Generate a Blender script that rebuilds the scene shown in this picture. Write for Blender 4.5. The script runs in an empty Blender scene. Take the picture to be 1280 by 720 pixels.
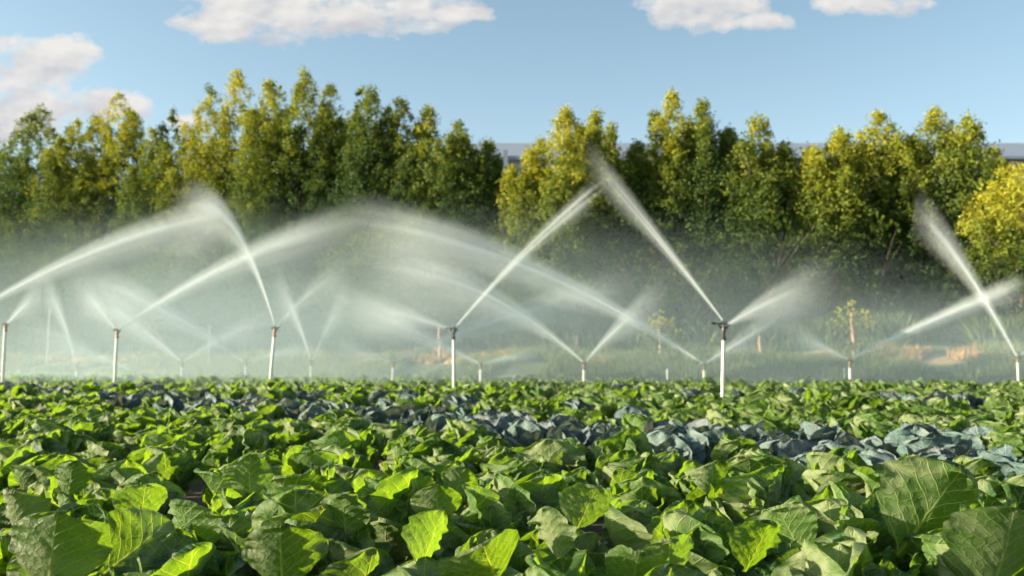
import bpy, math, random
import numpy as np
from mathutils import Vector, Matrix, Euler

random.seed(7)
scene = bpy.context.scene
COL = scene.collection
F = 1067.0            # focal length in photo pixels (1280 wide)
HOR = 453.0           # horizon row
CAMH = 0.97
CANOPY = 0.40

def P(px, py, d):
    """a world point at distance d (metres along +Y)"""
    return Vector(((px - 640) / F * d, d, CAMH + (HOR - py) / F * d))

# ------------------------------------------------------------------ helpers
def link(o, parent=None):
    COL.objects.link(o)
    if parent is not None:
        o.parent = parent
    return o

def tag(o, label=None, cat=None, group=None, kind=None):
    if label: o['label'] = label
    if cat: o['category'] = cat
    if group: o['group'] = group
    if kind: o['kind'] = kind
    return o

def empty(name, loc=(0, 0, 0), rz=0.0):
    o = bpy.data.objects.new(name, None)
    o.empty_display_size = 0.1
    o.location = loc
    o.rotation_euler = (0, 0, rz)
    return link(o)

def np_mesh(name, V, Q, mats=(), uv=None, col=None, smooth=True, midx=None):
    """V (n,3); Q (m,k) with k = 3 or 4; uv per vertex (n,2); col per vertex (n,3)"""
    V = np.asarray(V, dtype=np.float32); Q = np.asarray(Q, dtype=np.int32)
    me = bpy.data.meshes.new(name)
    k = Q.shape[1]
    me.vertices.add(len(V)); me.vertices.foreach_set('co', V.ravel())
    me.loops.add(Q.size); me.loops.foreach_set('vertex_index', Q.ravel())
    me.polygons.add(len(Q))
    me.polygons.foreach_set('loop_start', np.arange(0, Q.size, k, dtype=np.int32))
    if uv is not None:
        l = me.uv_layers.new(name='UVMap')
        l.data.foreach_set('uv', np.asarray(uv, dtype=np.float32)[Q.ravel()].ravel())
    if col is not None:
        a = me.attributes.new('tint', 'FLOAT_COLOR', 'POINT')
        c4 = np.ones((len(V), 4), dtype=np.float32); c4[:, :3] = col
        a.data.foreach_set('color', c4.ravel())
    for m in mats: me.materials.append(m)
    if midx is not None: me.polygons.foreach_set('material_index', np.asarray(midx, dtype=np.int32))
    me.polygons.foreach_set('use_smooth', np.full(len(Q), smooth))
    me.update(calc_edges=True)
    return me

def obj(name, me, parent=None):
    return link(bpy.data.objects.new(name, me), parent)

def py_mesh(name, verts, faces, mats=(), smooth=False):
    me = bpy.data.meshes.new(name)
    me.from_pydata([tuple(v) for v in verts], [], faces)
    for m in mats: me.materials.append(m)
    me.polygons.foreach_set('use_smooth', [smooth] * len(me.polygons))
    me.update()
    return me

class MB:
    def __init__(self): self.v = []; self.f = []
    def box(self, c, s, rz=0.0):
        n = len(self.v); cx, cy, cz = c; sx, sy, sz = s[0] / 2, s[1] / 2, s[2] / 2
        co, si = math.cos(rz), math.sin(rz)
        for dz in (-sz, sz):
            for dx, dy in ((-sx, -sy), (sx, -sy), (sx, sy), (-sx, sy)):
                self.v.append((cx + dx * co - dy * si, cy + dx * si + dy * co, cz + dz))
        self.f += [(n, n+3, n+2, n+1), (n+4, n+5, n+6, n+7), (n, n+1, n+5, n+4), (n+1, n+2, n+6, n+5), (n+2, n+3, n+7, n+6), (n+3, n, n+4, n+7)]
        return self
    def tube(self, pts, radii, seg=12, cap=True):
        """smooth round tube along pts"""
        pts = [Vector(p) for p in pts]; n0 = len(self.v)
        for i, p in enumerate(pts):
            a = pts[max(i - 1, 0)]; b = pts[min(i + 1, len(pts) - 1)]
            d = (b - a).normalized()
            u = d.cross(Vector((0, 1, 0)))
            if u.length < 0.2: u = d.cross(Vector((1, 0, 0)))
            u.normalize(); w = d.cross(u).normalized()
            for k in range(seg):
                t = 2 * math.pi * k / seg
                q = p + (u * math.cos(t) + w * math.sin(t)) * radii[i]
                self.v.append(tuple(q))
        for i in range(len(pts) - 1):
            for k in range(seg):
                a = n0 + i * seg + k; b = n0 + i * seg + (k + 1) % seg
                self.f.append((a, b, b + seg, a + seg))
        if cap:
            self.f.append(tuple(n0 + k for k in range(seg))[::-1])
            m = n0 + (len(pts) - 1) * seg
            self.f.append(tuple(m + k for k in range(seg)))
        return self
    def build(self, name, mat, parent=None, smooth=False):
        o = obj(name, py_mesh(name, self.v, self.f, [mat], smooth), parent)
        if smooth:
            try:
                o.data.set_sharp_from_angle(angle=math.radians(40))
            except Exception: pass
        return o

# ------------------------------------------------------------------ materials
class NT:
    """tiny node-tree writer"""
    def __init__(self, name, tree=None):
        if tree is None:
            self.mat = bpy.data.materials.new(name); self.mat.use_nodes = True
            tree = self.mat.node_tree
        self.t = tree; self.t.nodes.clear()
    def n(self, typ, props=None, **ins):
        nd = self.t.nodes.new(typ)
        for k, v in (props or {}).items(): setattr(nd, k, v)
        for k, v in ins.items():
            key = int(k[1:]) if k[0] == 'i' and k[1:].isdigit() else k.replace('_', ' ')
            s = nd.inputs[key]
            if isinstance(v, bpy.types.NodeSocket): self.t.links.new(v, s)
            elif isinstance(v, bpy.types.Node): self.t.links.new(v.outputs[0], s)
            else: s.default_value = v
        return nd
    def m(self, op, a, b=0.0, c=0.0, clamp=False):
        return self.n('ShaderNodeMath', {'operation': op, 'use_clamp': clamp}, i0=a, i1=b, i2=c).outputs[0]
    def ramp(self, fac, stops, interp='LINEAR'):
        nd = self.t.nodes.new('ShaderNodeValToRGB'); nd.color_ramp.interpolation = interp
        e = nd.color_ramp.elements
        while len(e) < len(stops): e.new(0.5)
        for i, (p, c) in enumerate(stops):
            e[i].position = p
            e[i].color = (c, c, c, 1) if isinstance(c, (int, float)) else (*c, 1)
        self.t.links.new(fac if isinstance(fac, bpy.types.NodeSocket) else fac.outputs[0], nd.inputs[0])
        return nd.outputs[0]
    def mix(self, f, a, b, blend='MIX'):
        nd = self.t.nodes.new('ShaderNodeMix'); nd.data_type = 'RGBA'; nd.blend_type = blend
        for s, v in ((nd.inputs[0], f), (nd.inputs[6], a), (nd.inputs[7], b)):
            if isinstance(v, bpy.types.NodeSocket): self.t.links.new(v, s)
            elif isinstance(v, tuple): s.default_value = (*v, 1) if len(v) == 3 else v
            else: s.default_value = v
        return nd.outputs[2]
    def out(self, surf=None, vol=None):
        o = self.t.nodes.new('ShaderNodeOutputMaterial')
        if surf is not None: self.t.links.new(surf, o.inputs[0])
        if vol is not None: self.t.links.new(vol, o.inputs[1])
        return self.mat

def leaf_material(name, upper, under, vein, trans, seedvar, red=False, detail=True):
    t = NT(name)
    uv = t.n('ShaderNodeUVMap', {'uv_map': 'UVMap'}).outputs[0]
    sp = t.n('ShaderNodeSeparateXYZ', None, i0=uv)
    x, y = sp.outputs[0], sp.outputs[1]
    xc = t.m('SUBTRACT', x, 0.5)
    ax = t.m('ABSOLUTE', xc)
    side = t.m('MULTIPLY', t.m('GREATER_THAN', xc, 0.0), 0.43)
    geo = t.n('ShaderNodeNewGeometry')
    oi = t.n('ShaderNodeObjectInfo')
    rnd = oi.outputs['Random']
    tint = t.n('ShaderNodeAttribute', {'attribute_name': 'tint'})
    # wobble so that veins are not ruled lines
    nz = t.n('ShaderNodeTexNoise', {'noise_dimensions': '3D'}, Vector=uv, Scale=5.0, Detail=2.0)
    wob = t.m('MULTIPLY', t.m('SUBTRACT', nz.outputs[0], 0.5), 0.10)
    xw = t.m('ABSOLUTE', t.m('ADD', xc, t.m('MULTIPLY', wob, 0.25)))
    mid = t.m('SUBTRACT', 1.0, t.m('DIVIDE', xw, t.m('MULTIPLY_ADD', y, -0.022, 0.030)), clamp=True)
    # side veins leave the midrib at an angle and bend towards the tip
    s = t.m('ADD', t.m('SUBTRACT', y, t.m('MULTIPLY', t.m('POWER', ax, 0.8), 0.75 if not red else 0.95)), wob)
    ph = t.m('ADD', t.m('MULTIPLY', s, 6.5 if not red else 9.0), side)
    fr = t.m('ABSOLUTE', t.m('SUBTRACT', t.m('FRACT', ph), 0.5))
    wid = t.m('MULTIPLY_ADD', ax, -0.10, 0.085)
    sec = t.m('SUBTRACT', 1.0, t.m('DIVIDE', fr, wid), clamp=True)
    dn = t.n('ShaderNodeTexNoise', None, Vector=uv, Scale=11.0, Detail=2.0)
    dv = t.n('ShaderNodeVectorMath', {'operation': 'SCALE'}, i0=dn.outputs[1], Scale=0.11)
    uvd = t.n('ShaderNodeVectorMath', {'operation': 'ADD'}, i0=uv, i1=dv.outputs[0]).outputs[0]
    vo = t.n('ShaderNodeTexVoronoi', {'feature': 'DISTANCE_TO_EDGE'}, Vector=uvd, Scale=8.0)
    ter = t.m('MULTIPLY', t.m('SUBTRACT', 1.0, t.m('DIVIDE', vo.outputs[0], 0.035), clamp=True), 0.55)
    vo2 = t.n('ShaderNodeTexVoronoi', {'feature': 'DISTANCE_TO_EDGE'}, Vector=uvd, Scale=24.0)
    qua = t.m('MULTIPLY', t.m('SUBTRACT', 1.0, t.m('DIVIDE', vo2.outputs[0], 0.06), clamp=True), 0.22)
    veins = t.m('MAXIMUM', t.m('MAXIMUM', mid, sec), t.m('MAXIMUM', ter, qua))
    # colour
    big = t.n('ShaderNodeTexNoise', None, Vector=uv, Scale=3.0, Detail=4.0)
    vari = t.mix(t.m('MULTIPLY', rnd, 1.0), upper, seedvar)
    old = t.m('MULTIPLY', t.m('SUBTRACT', rnd, 0.94), 14.0, clamp=True)
    vari = t.mix(old, vari, (0.22, 0.24, 0.04) if not red else vari)
    vari = t.mix(t.m('MULTIPLY', big.outputs[0], 0.5), vari, tuple(c * 0.62 for c in upper))
    undc = t.mix(big.outputs[0], under, tuple(c * 0.8 for c in under))
    base = t.mix(geo.outputs['Backfacing'], vari, undc)
    base = t.mix(t.m('MULTIPLY', veins, 0.75), base, vein)
    # waxy bloom, patchy
    bl = t.n('ShaderNodeTexNoise', None, Vector=geo.outputs['Position'], Scale=5.0, Detail=3.0)
    bloom = t.m('MULTIPLY', t.ramp(bl.outputs[0], [(0.46, 0.0), (0.57, 1.0)]), 0.62 if not red else 0.28)
    base = t.mix(bloom, base, (0.31, 0.35, 0.19) if not red else (0.30, 0.34, 0.33))
    base = t.mix(1.0, base, tint.outputs[0], 'MULTIPLY')
    tc = t.mix(t.m('MULTIPLY', veins, 0.8), t.mix(rnd, trans, tuple(c * 0.65 for c in trans)), (0.75, 0.80, 0.06) if not red else (0.4, 0.3, 0.3))
    # relief: blade puckers up between the veins
    puck = t.n('ShaderNodeTexNoise', None, Vector=uv, Scale=14.0, Detail=3.0)
    hgt = t.m('ADD', t.m('MULTIPLY', veins, -0.9), t.m('MULTIPLY', puck.outputs[0], 0.8))
    hgt = t.m('ADD', hgt, t.m('MULTIPLY', t.m('MINIMUM', vo.outputs[0], 0.25), 2.2))
    bmp = t.n('ShaderNodeBump', None, Strength=0.55, Distance=0.005, Height=hgt)
    pr = t.n('ShaderNodeBsdfPrincipled', None, Base_Color=base, Roughness=0.54, Normal=bmp.outputs[0])
    pr.inputs['Specular IOR Level'].default_value = 0.26
    tr = t.n('ShaderNodeBsdfTranslucent', None, Color=tc, Normal=bmp.outputs[0])
    ms = t.n('ShaderNodeMixShader', None, i0=0.40 if not red else 0.20, i1=pr.outputs[0], i2=tr.outputs[0])
    return t.out(ms.outputs[0])

M = {}
M['green'] = leaf_material('cabbage_leaf_green', (0.013, 0.062, 0.019), (0.072, 0.142, 0.036), (0.28, 0.38, 0.10), (0.26, 0.47, 0.012), (0.016, 0.058, 0.040))
M['red'] = leaf_material('cabbage_leaf_purple', (0.018, 0.080, 0.085), (0.080, 0.150, 0.140), (0.32, 0.37, 0.35), (0.16, 0.20, 0.06), (0.100, 0.110, 0.130), red=True)

def simple(name, col, rough=0.6, metal=0.0, noise=0.0, scale=8.0, bump=0.0):
    t = NT(name)
    co = t.n('ShaderNodeTexCoord').outputs['Object']
    nz = t.n('ShaderNodeTexNoise', None, Vector=co, Scale=scale, Detail=6.0)
    c = t.mix(nz.outputs[0], tuple(x * (1 - noise) for x in col), tuple(min(1, x * (1 + noise)) for x in col))
    pr = t.n('ShaderNodeBsdfPrincipled', None, Base_Color=c, Roughness=rough, Metallic=metal)
    if bump:
        b = t.n('ShaderNodeBump', None, Strength=bump, Distance=0.02, Height=nz.outputs[0])
        t.t.links.new(b.outputs[0], pr.inputs['Normal'])
    return t.out(pr.outputs[0])

M['pipe'] = simple('pale_pipe', (0.62, 0.62, 0.58), 0.42, 0.0, 0.18, 6)
M['iron'] = simple('dark_brass', (0.055, 0.05, 0.045), 0.4, 0.5, 0.4, 30)
M['bronze'] = simple('worn_brass', (0.20, 0.13, 0.08), 0.45, 0.6, 0.4, 30)
M['bark'] = simple('bark', (0.30, 0.19, 0.12), 0.9, 0, 0.45, 6, 0.8)
M['barkdark'] = simple('bark_dark', (0.10, 0.08, 0.06), 0.9, 0, 0.4, 6, 0.8)
M['stalk'] = simple('cabbage_stalk', (0.22, 0.28, 0.14), 0.7, 0, 0.2, 20)
M['roof'] = simple('grey_roof_sheet', (0.22, 0.26, 0.33), 0.55, 0, 0.08, 0.3)  # bluish grey: distance haze is painted into the roof colour
M['wallpale'] = simple('pale_wall_panel', (0.26, 0.29, 0.35), 0.7, 0, 0.08, 0.4)  # haze painted into the wall colour too
M['wallbrown'] = simple('plinth', (0.30, 0.24, 0.20), 0.8, 0, 0.1, 0.4)
M['grey'] = simple('weathered_post', (0.30, 0.31, 0.31), 0.8, 0, 0.3, 5)
M['glass'] = simple('window_glass', (0.05, 0.09, 0.15), 0.12)

def foliage_material(name, trans_fac=0.38):
    t = NT(name)
    tint = t.n('ShaderNodeAttribute', {'attribute_name': 'tint'}).outputs[0]
    pr = t.n('ShaderNodeBsdfPrincipled', None, Base_Color=tint, Roughness=0.75)
    tr = t.n('ShaderNodeBsdfTranslucent', None, Color=t.mix(1.0, tint, (1.5, 1.35, 0.5), 'MULTIPLY'))
    ms = t.n('ShaderNodeMixShader', None, i0=trans_fac, i1=pr.outputs[0], i2=tr.outputs[0])
    return t.out(ms.outputs[0])
M['foliage'] = foliage_material('tree_leaves')
M['grass'] = foliage_material('grass_blades', 0.3)

# ------------------------------------------------------------------ sun, sky, clouds
SUN_EL = math.radians(12.5)
SUN_AZ = math.atan2(-1.0, -0.10)         # from the left and a little behind the camera
sdir = Vector((math.sin(SUN_AZ) * math.cos(SUN_EL), math.cos(SUN_AZ) * math.cos(SUN_EL), math.sin(SUN_EL)))
sl = bpy.data.lights.new('sun', 'SUN'); sl.energy = 5.0; sl.angle = math.radians(0.6); sl.color = (1.0, 0.86, 0.62)
so = link(bpy.data.objects.new('sun', sl)); so.rotation_euler = sdir.to_track_quat('Z', 'Y').to_euler()

w = bpy.data.worlds.new('World'); scene.world = w; w.use_nodes = True
t = NT('', w.node_tree)
sky = t.n('ShaderNodeTexSky', {'sky_type': 'NISHITA', 'sun_disc': False, 'sun_elevation': SUN_EL + math.radians(8), 'sun_rotation': SUN_AZ,
                               'air_density': 1.0, 'dust_density': 1.6, 'ozone_density': 0.9, 'altitude': 0})
co = t.n('ShaderNodeTexCoord').outputs['Generated']
sp = t.n('ShaderNodeSeparateXYZ', None, i0=co)
yy = t.m('MAXIMUM', sp.outputs[1], 0.05)
u = t.m('DIVIDE', sp.outputs[0], yy); v = t.m('DIVIDE', sp.outputs[2], yy)
uvc = t.n('ShaderNodeCombineXYZ', None, i0=u, i1=t.m('MULTIPLY', v, 1.6), i2=0.0).outputs[0]
n1 = t.n('ShaderNodeTexNoise', None, Vector=uvc, Scale=24.0, Detail=10.0, Roughness=0.60)
nl = t.n('ShaderNodeTexNoise', None, Vector=uvc, Scale=26.0, Detail=5.0, Roughness=0.5)
# cumulus banks: direction (u, v) of the centre, half sizes
def U(px): return (px - 640) / F
def Vv(py): return (HOR - py) / F
banks = [(330, -4, 118, 44), (270, 18, 60, 26), (470, 0, 118, 36), (885, -6, 90, 36), (1100, -14, 80, 26), (20, 116, 92, 56), (-20, 92, 92, 54), (120, 125, 62, 22), (560, 5, 55, 12),
         (230, 150, 34, 13), (960, 14, 50, 14), (60, 60, 60, 26)]
mask = None; mask2 = None
for bx, by, rx, ry in banks:
    a = t.m('DIVIDE', t.m('SUBTRACT', u, U(bx)), rx / F); b = t.m('DIVIDE', t.m('SUBTRACT', v, Vv(by)), ry / F)
    # flat base, domed top
    q = t.m('ADD', t.m('MULTIPLY', a, a), t.m('MULTIPLY', b, b))
    mm = t.m('SUBTRACT', 1.0, q)
    mask = mm if mask is None else t.m('MAXIMUM', mask, mm)
    b2 = t.m('ADD', b, 0.014 * F / ry); m2 = t.m('SUBTRACT', 1.0, t.m('ADD', t.m('MULTIPLY', a, a), t.m('MULTIPLY', b2, b2)))
    mask2 = m2 if mask2 is None else t.m('MAXIMUM', mask2, m2)
under = t.m('SUBTRACT', mask, t.m('MAXIMUM', mask2, -1.6), clamp=False)
n0 = t.n('ShaderNodeTexNoise', None, Vector=uvc, Scale=10.0, Detail=3.0)
mask = t.m('ADD', t.m('MAXIMUM', mask, -1.6), t.m('ADD', t.m('MULTIPLY', t.m('SUBTRACT', n1.outputs[0], 0.50), 3.4), t.m('MULTIPLY', t.m('SUBTRACT', n0.outputs[0], 0.47), 2.2)))
al = t.ramp(mask, [(0.0, 0.0), (0.3, 0.5), (0.8, 0.96)], 'EASE')
# lit from the upper left: brightness from the noise sampled further towards the sun
off = t.n('ShaderNodeVectorMath', {'operation': 'ADD'}, i0=uvc, i1=(-0.008, 0.012, 0.0))
n2 = t.n('ShaderNodeTexNoise', None, Vector=off.outputs[0], Scale=13.0, Detail=5.0, Roughness=0.5)
n3 = t.n('ShaderNodeTexNoise', None, Vector=uvc, Scale=13.0, Detail=5.0, Roughness=0.5)
lit = t.m('MULTIPLY_ADD', t.m('SUBTRACT', n3.outputs[0], n2.outputs[0]), 3.0, t.m('MULTIPLY_ADD', under, 0.35, 0.55), clamp=True)
lit = t.m('ADD', lit, t.m('MULTIPLY', t.m('SUBTRACT', nl.outputs[0], 0.5), 0.25), clamp=True)
CB = 5.2
ccol = t.mix(lit, (0.62 * CB, 0.63 * CB, 0.67 * CB), (0.92 * CB, 0.89 * CB, 0.85 * CB))
hz = t.m('MULTIPLY', t.m('POWER', 2.718, t.m('MULTIPLY', t.m('MAXIMUM', sp.outputs[2], 0.0), -5.0)), 0.88)
skyt = t.mix(1.0, sky.outputs[0], (0.98, 1.14, 1.06), 'MULTIPLY')
skyt = t.mix(hz, skyt, (0.60 * 8.3, 0.72 * 8.3, 0.82 * 8.3))
skyc = t.mix(al, skyt, ccol)
bg = t.n('ShaderNodeBackground', None, Color=skyc, Strength=0.058)
wo = t.t.nodes.new('ShaderNodeOutputWorld'); t.t.links.new(bg.outputs[0], wo.inputs[0])

# ------------------------------------------------------------------ camera
cam = bpy.data.cameras.new('camera'); co_ = link(bpy.data.objects.new('camera', cam)); scene.camera = co_
cam.sensor_width = 36; cam.lens = F * 36 / 1280
co_.location = (0, 0, CAMH)
co_.rotation_euler = (math.radians(90) + math.atan((HOR - 360) / F), 0, 0)
cam.clip_start = 0.05; cam.clip_end = 3000
cam.dof.use_dof = True; cam.dof.focus_distance = 3.2; cam.dof.aperture_fstop = 3.0

# ------------------------------------------------------------------ terrain
EDGE_N = (0.44, 0.898); EDGE_C = 27.9     # far edge of the field: p . EDGE_N = EDGE_C
def edge(x, y): return x * EDGE_N[0] + y * EDGE_N[1] - EDGE_C
def ss(a, b, x):
    q = min(1, max(0, (x - a) / (b - a))); return q * q * (3 - 2 * q)
def ground_z(x, y):
    e = edge(x, y)
    z = 0.50 * ss(1.2, 3.3, e) + 0.5 * ss(3, 5.5, e) + 0.8 * ss(5.5, 10, e) + 2.0 * ss(15, 80, e)
    if e > 1: z += 0.10 * math.sin(x * 0.9 + 1.3 * math.sin(y * 0.4)) * ss(1, 6, e) + 0.06 * math.sin(x * 2.3 + y)* ss(1, 6, e)
    return z

gv = []; gf = []
xs = sorted(set([-1200, -700, -400, -250, -160, -110] + list(range(-80, 81, 2)) + [110, 160, 250, 400, 700, 1200]))
ys = sorted(set([-400, -150, -60, -20, -5] + list(np.arange(0, 20, 2.0)) + list(np.arange(20, 76, 1.0)) + [84, 92] + [110, 130, 160, 200, 300, 500, 900, 1600, 2400]))
for yv in ys:
    for xv in xs: gv.append((xv, yv, ground_z(xv, yv)))
nx = len(xs)
for j in range(len(ys) - 1):
    for i in range(nx - 1):
        a = j * nx + i; gf.append((a, a + 1, a + 1 + nx, a + nx))
t = NT('field_ground')
geo = t.n('ShaderNodeNewGeometry'); pos = geo.outputs['Position']
spg = t.n('ShaderNodeSeparateXYZ', None, i0=pos)
e = t.m('SUBTRACT', t.m('ADD', t.m('MULTIPLY', spg.outputs[0], EDGE_N[0]), t.m('MULTIPLY', spg.outputs[1], EDGE_N[1])), EDGE_C)
nA = t.n('ShaderNodeTexNoise', None, Vector=pos, Scale=0.35, Detail=6.0)
nB = t.n('ShaderNodeTexNoise', None, Vector=pos, Scale=6.0, Detail=8.0)
nC = t.n('ShaderNodeTexNoise', None, Vector=pos, Scale=0.16, Detail=4.0)
ee = t.m('ADD', e, t.m('MULTIPLY', t.m('SUBTRACT', nA.outputs[0], 0.5), 3.0))
soil = t.mix(nB.outputs[0], (0.035, 0.024, 0.016), (0.095, 0.068, 0.045))
earth = t.mix(nB.outputs[0], (0.16, 0.13, 0.10), (0.30, 0.25, 0.20))
grass = t.mix(nB.outputs[0], (0.035, 0.06, 0.018), (0.10, 0.13, 0.04))
dry = t.mix(nB.outputs[0], (0.30, 0.20, 0.11), (0.48, 0.34, 0.20))
c = t.mix(t.m('GREATER_THAN', e, 0.8), soil, earth)
c = t.mix(t.m('MULTIPLY', t.m('SUBTRACT', ee, 2.6), 1.4, clamp=True), c, grass)
dm = t.m('MULTIPLY', t.m('MULTIPLY', t.m('SUBTRACT', ee, 5.0), 1.2, clamp=True), t.m('MULTIPLY', t.m('SUBTRACT', nC.outputs[0], 0.50), 14.0, clamp=True))
c = t.mix(dm, c, dry)
bmp = t.n('ShaderNodeBump', None, Strength=1.0, Distance=0.06, Height=nB.outputs[0])
pr = t.n('ShaderNodeBsdfPrincipled', None, Base_Color=c, Roughness=0.95, Normal=bmp.outputs[0])
M['ground'] = t.out(pr.outputs[0])
tag(obj('ground', py_mesh('ground', gv, gf, [M['ground']], True)), 'dark field soil with a rising earth and grass bank behind', 'ground', kind='structure')

# ------------------------------------------------------------------ cabbage leaves
def leaf_grid(L, W, nu, nv, rng, cup=0.25, curl=0.35, wave=0.03, fold=0.0, rufl=1.0, red=False):
    """blade along +Y, width in X, upper side +Z. Returns V, Q, UV"""
    vv = np.linspace(0, 1, nv); vv = 1 - (1 - vv) ** 1.25
    uu = np.linspace(-1, 1, nu)
    Vg, Ug = np.meshgrid(vv, uu, indexing='ij')
    b = np.clip((Vg - 0.10) / 0.90, 0, 1)
    k = np.clip(np.sin(np.pi * np.clip(b, 0, 1) ** 1.18) ** 0.52, 0, 1)
    k[b <= 0] = 0
    notch = 1 + 0.03 * np.sin(9 * Vg + rng.uniform(0, 6)) * (np.abs(Ug) > 0)
    half = W / 2 * (k * notch * 0.97 + 0.03) + 0.012 * (Vg < 0.15)
    half = half * (1 - 0.0 * Vg)
    X = Ug * half
    X = X + W * 0.05 * rng.uniform(-1, 1) * np.sin(np.pi * Vg)
    Y = L * Vg * (1 - 0.05 * Ug ** 2 * k)
    r = X / (W / 2)
    # cup across
    Z = cup * W * 0.5 * np.abs(r) ** 1.8
    # asymmetric flop of one margin
    a1, a2 = rng.uniform(-0.16, 0.16, 2)
    Z += W * (a1 * np.clip(r, 0, 2) ** 2 * Vg + a2 * np.clip(-r, 0, 2) ** 2 * Vg)
    # ruffled margins
    ph = rng.uniform(0, 6.28, 5)
    fr = (9 if not red else 13)
    Z += (0.35 if red else 1.0) * rufl * wave * (np.abs(r) ** 2.5 * np.sin(fr * 2 * Vg + ph[0] + 1.2 * np.sign(r)) + 0.8 * np.abs(r) ** 2.2 * np.sin(fr * 4.3 * Vg + ph[1] + 2 * r))
    if red:
        ang = np.arctan2(X, Y - 0.12 * L)
        rr_ = np.sqrt(X ** 2 + (Y - 0.12 * L) ** 2) / L
        Z = Z + wave * 0.75 * np.clip(rr_, 0, 1.2) ** 1.6 * np.sin(ang * 13 + ph[3])
    edge_tip = np.clip((Vg - 0.7) / 0.3, 0, 1) ** 2
    Z += rufl * wave * edge_tip * np.sin(7 * Ug + ph[2]) * 0.9
    # puckers between side veins
    s = Vg - 0.75 * (np.abs(X) / W) ** 0.8
    phv = s * (6.5 if not red else 9.0) + (X > 0) * 0.43
    d = np.abs((phv % 1.0) - 0.5) * 2
    Z += 0.0042 * np.sqrt(np.clip(d, 0, 1)) * k * (W / 0.28)
    Z += 0.0016 * (np.sin(X / W * 37 + ph[3] + 2 * Vg) * np.sin(Vg * 29 + ph[4] + X / W * 5) + np.sin(X / W * 19 - Vg * 13 + ph[0])) * k
    # margin rolls back at the very edge
    roll = np.clip((np.abs(r) - 0.72) / 0.28, 0, 1) ** 2
    Z -= rng.uniform(0.0, 0.10) * W * roll
    # bend along the midrib
    th = curl * (Vg ** 1.7) + rng.uniform(-0.05, 0.1) * Vg
    tipc = rng.uniform(0.0, 1.0) ** 3 * 1.1 * np.clip((Vg - 0.75) / 0.25, 0, 1) ** 2
    th = th + tipc
    dv = np.diff(vv, prepend=0)[:, None] * L
    yc = np.cumsum(np.cos(th) * dv, axis=0); zc = -np.cumsum(np.sin(th) * dv, axis=0)
    off = Y - L * Vg
    Yo = yc + off * np.cos(th) + Z * np.sin(th)
    Zo = zc - off * np.sin(th) + Z * np.cos(th)
    V = np.stack([X, Yo, Zo], -1).reshape(-1, 3)
    UV = np.stack([X / W + 0.5, Vg], -1).reshape(-1, 2)
    idx = np.arange(nu * nv).reshape(nv, nu)
    Q = np.stack([idx[:-1, :-1], idx[:-1, 1:], idx[1:, 1:], idx[1:, :-1]], -1).reshape(-1, 4)
    return V, Q, UV

def rot_leaf(phi, th, rollv=0.0):
    return Matrix.Rotation(phi, 4, 'Z') @ Matrix.Rotation(th, 4, 'X') @ Matrix.Rotation(rollv, 4, 'Y')

def rosette(rng, n, size=1.0, red=False):
    """list of (matrix, leaf scale, variant) for the leaves of one plant"""
    out = []
    ga = 2.39996; p0 = rng.uniform(0, 6.28)
    for i in range(n):
        f = i / (n - 1)                       # 0 outer .. 1 inner
        phi = p0 + i * ga + rng.uniform(-0.25, 0.25)
        th = math.radians((44 if not red else 46) + 28 * f ** 0.8 + rng.uniform(-14, 12))
        sc = size * (1.14 - 0.28 * f) * rng.uniform(0.72, 1.15)
        z0 = 0.075 + 0.085 * f
        m = Matrix.Translation((-math.sin(phi) * -0.0, 0, z0)) @ rot_leaf(phi, th, rng.uniform(-0.4, 0.4))
        m = m @ Matrix.Translation((0, 0.02, 0)) @ Matrix.Scale(sc, 4)
        out.append((m, sc, int(rng.integers(0, 10 ** 6))))
    return out

def head_grid(rng, R=0.085, nu=20, nv=12):
    """wrapped head: a squashed ball with overlapping leaf edges"""
    th = np.linspace(0.05, math.pi * 0.92, nv); ph = np.linspace(0, 2 * np.pi, nu, endpoint=False)
    T, Ph = np.meshgrid(th, ph, indexing='ij')
    r = R * (1 + 0.06 * np.sin(3 * Ph + 2 * T + rng.uniform(0, 6)) + 0.03 * np.sin(7 * Ph - 3 * T))
    V = np.stack([r * np.sin(T) * np.cos(Ph), r * np.sin(T) * np.sin(Ph), r * np.cos(T) * 0.9], -1).reshape(-1, 3)
    idx = np.arange(nu * nv).reshape(nv, nu); nxt = np.roll(idx, -1, axis=1)
    Q = np.stack([idx[:-1], idx[1:], nxt[1:], nxt[:-1]], -1).reshape(-1, 4)
    UV = np.stack([Ph / 6.283, T / 3.1416], -1).reshape(-1, 2)
    return V, Q, UV

rs = np.random.default_rng(11)
def leaf_set(red, nvar, nu, nv):
    out = []
    for i in range(nvar):
        if red:
            g = leaf_grid(0.31, 0.33 * rs.uniform(0.95, 1.15), nu, nv, rs, cup=rs.uniform(0.15, 0.5), curl=rs.uniform(-0.8, 0.0), wave=rs.uniform(0.009, 0.016), red=True)
        else:
            g = leaf_grid(0.285, 0.295 * rs.uniform(0.85, 1.15), nu, nv, rs, cup=rs.uniform(0.25, 0.62), curl=rs.uniform(-0.95, -0.05), wave=rs.uniform(0.006, 0.018), red=False)
        out.append(g)
    return out
def tintrow(n, rng, red):
    c = np.ones((n, 3), dtype=np.float32)
    return c

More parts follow.
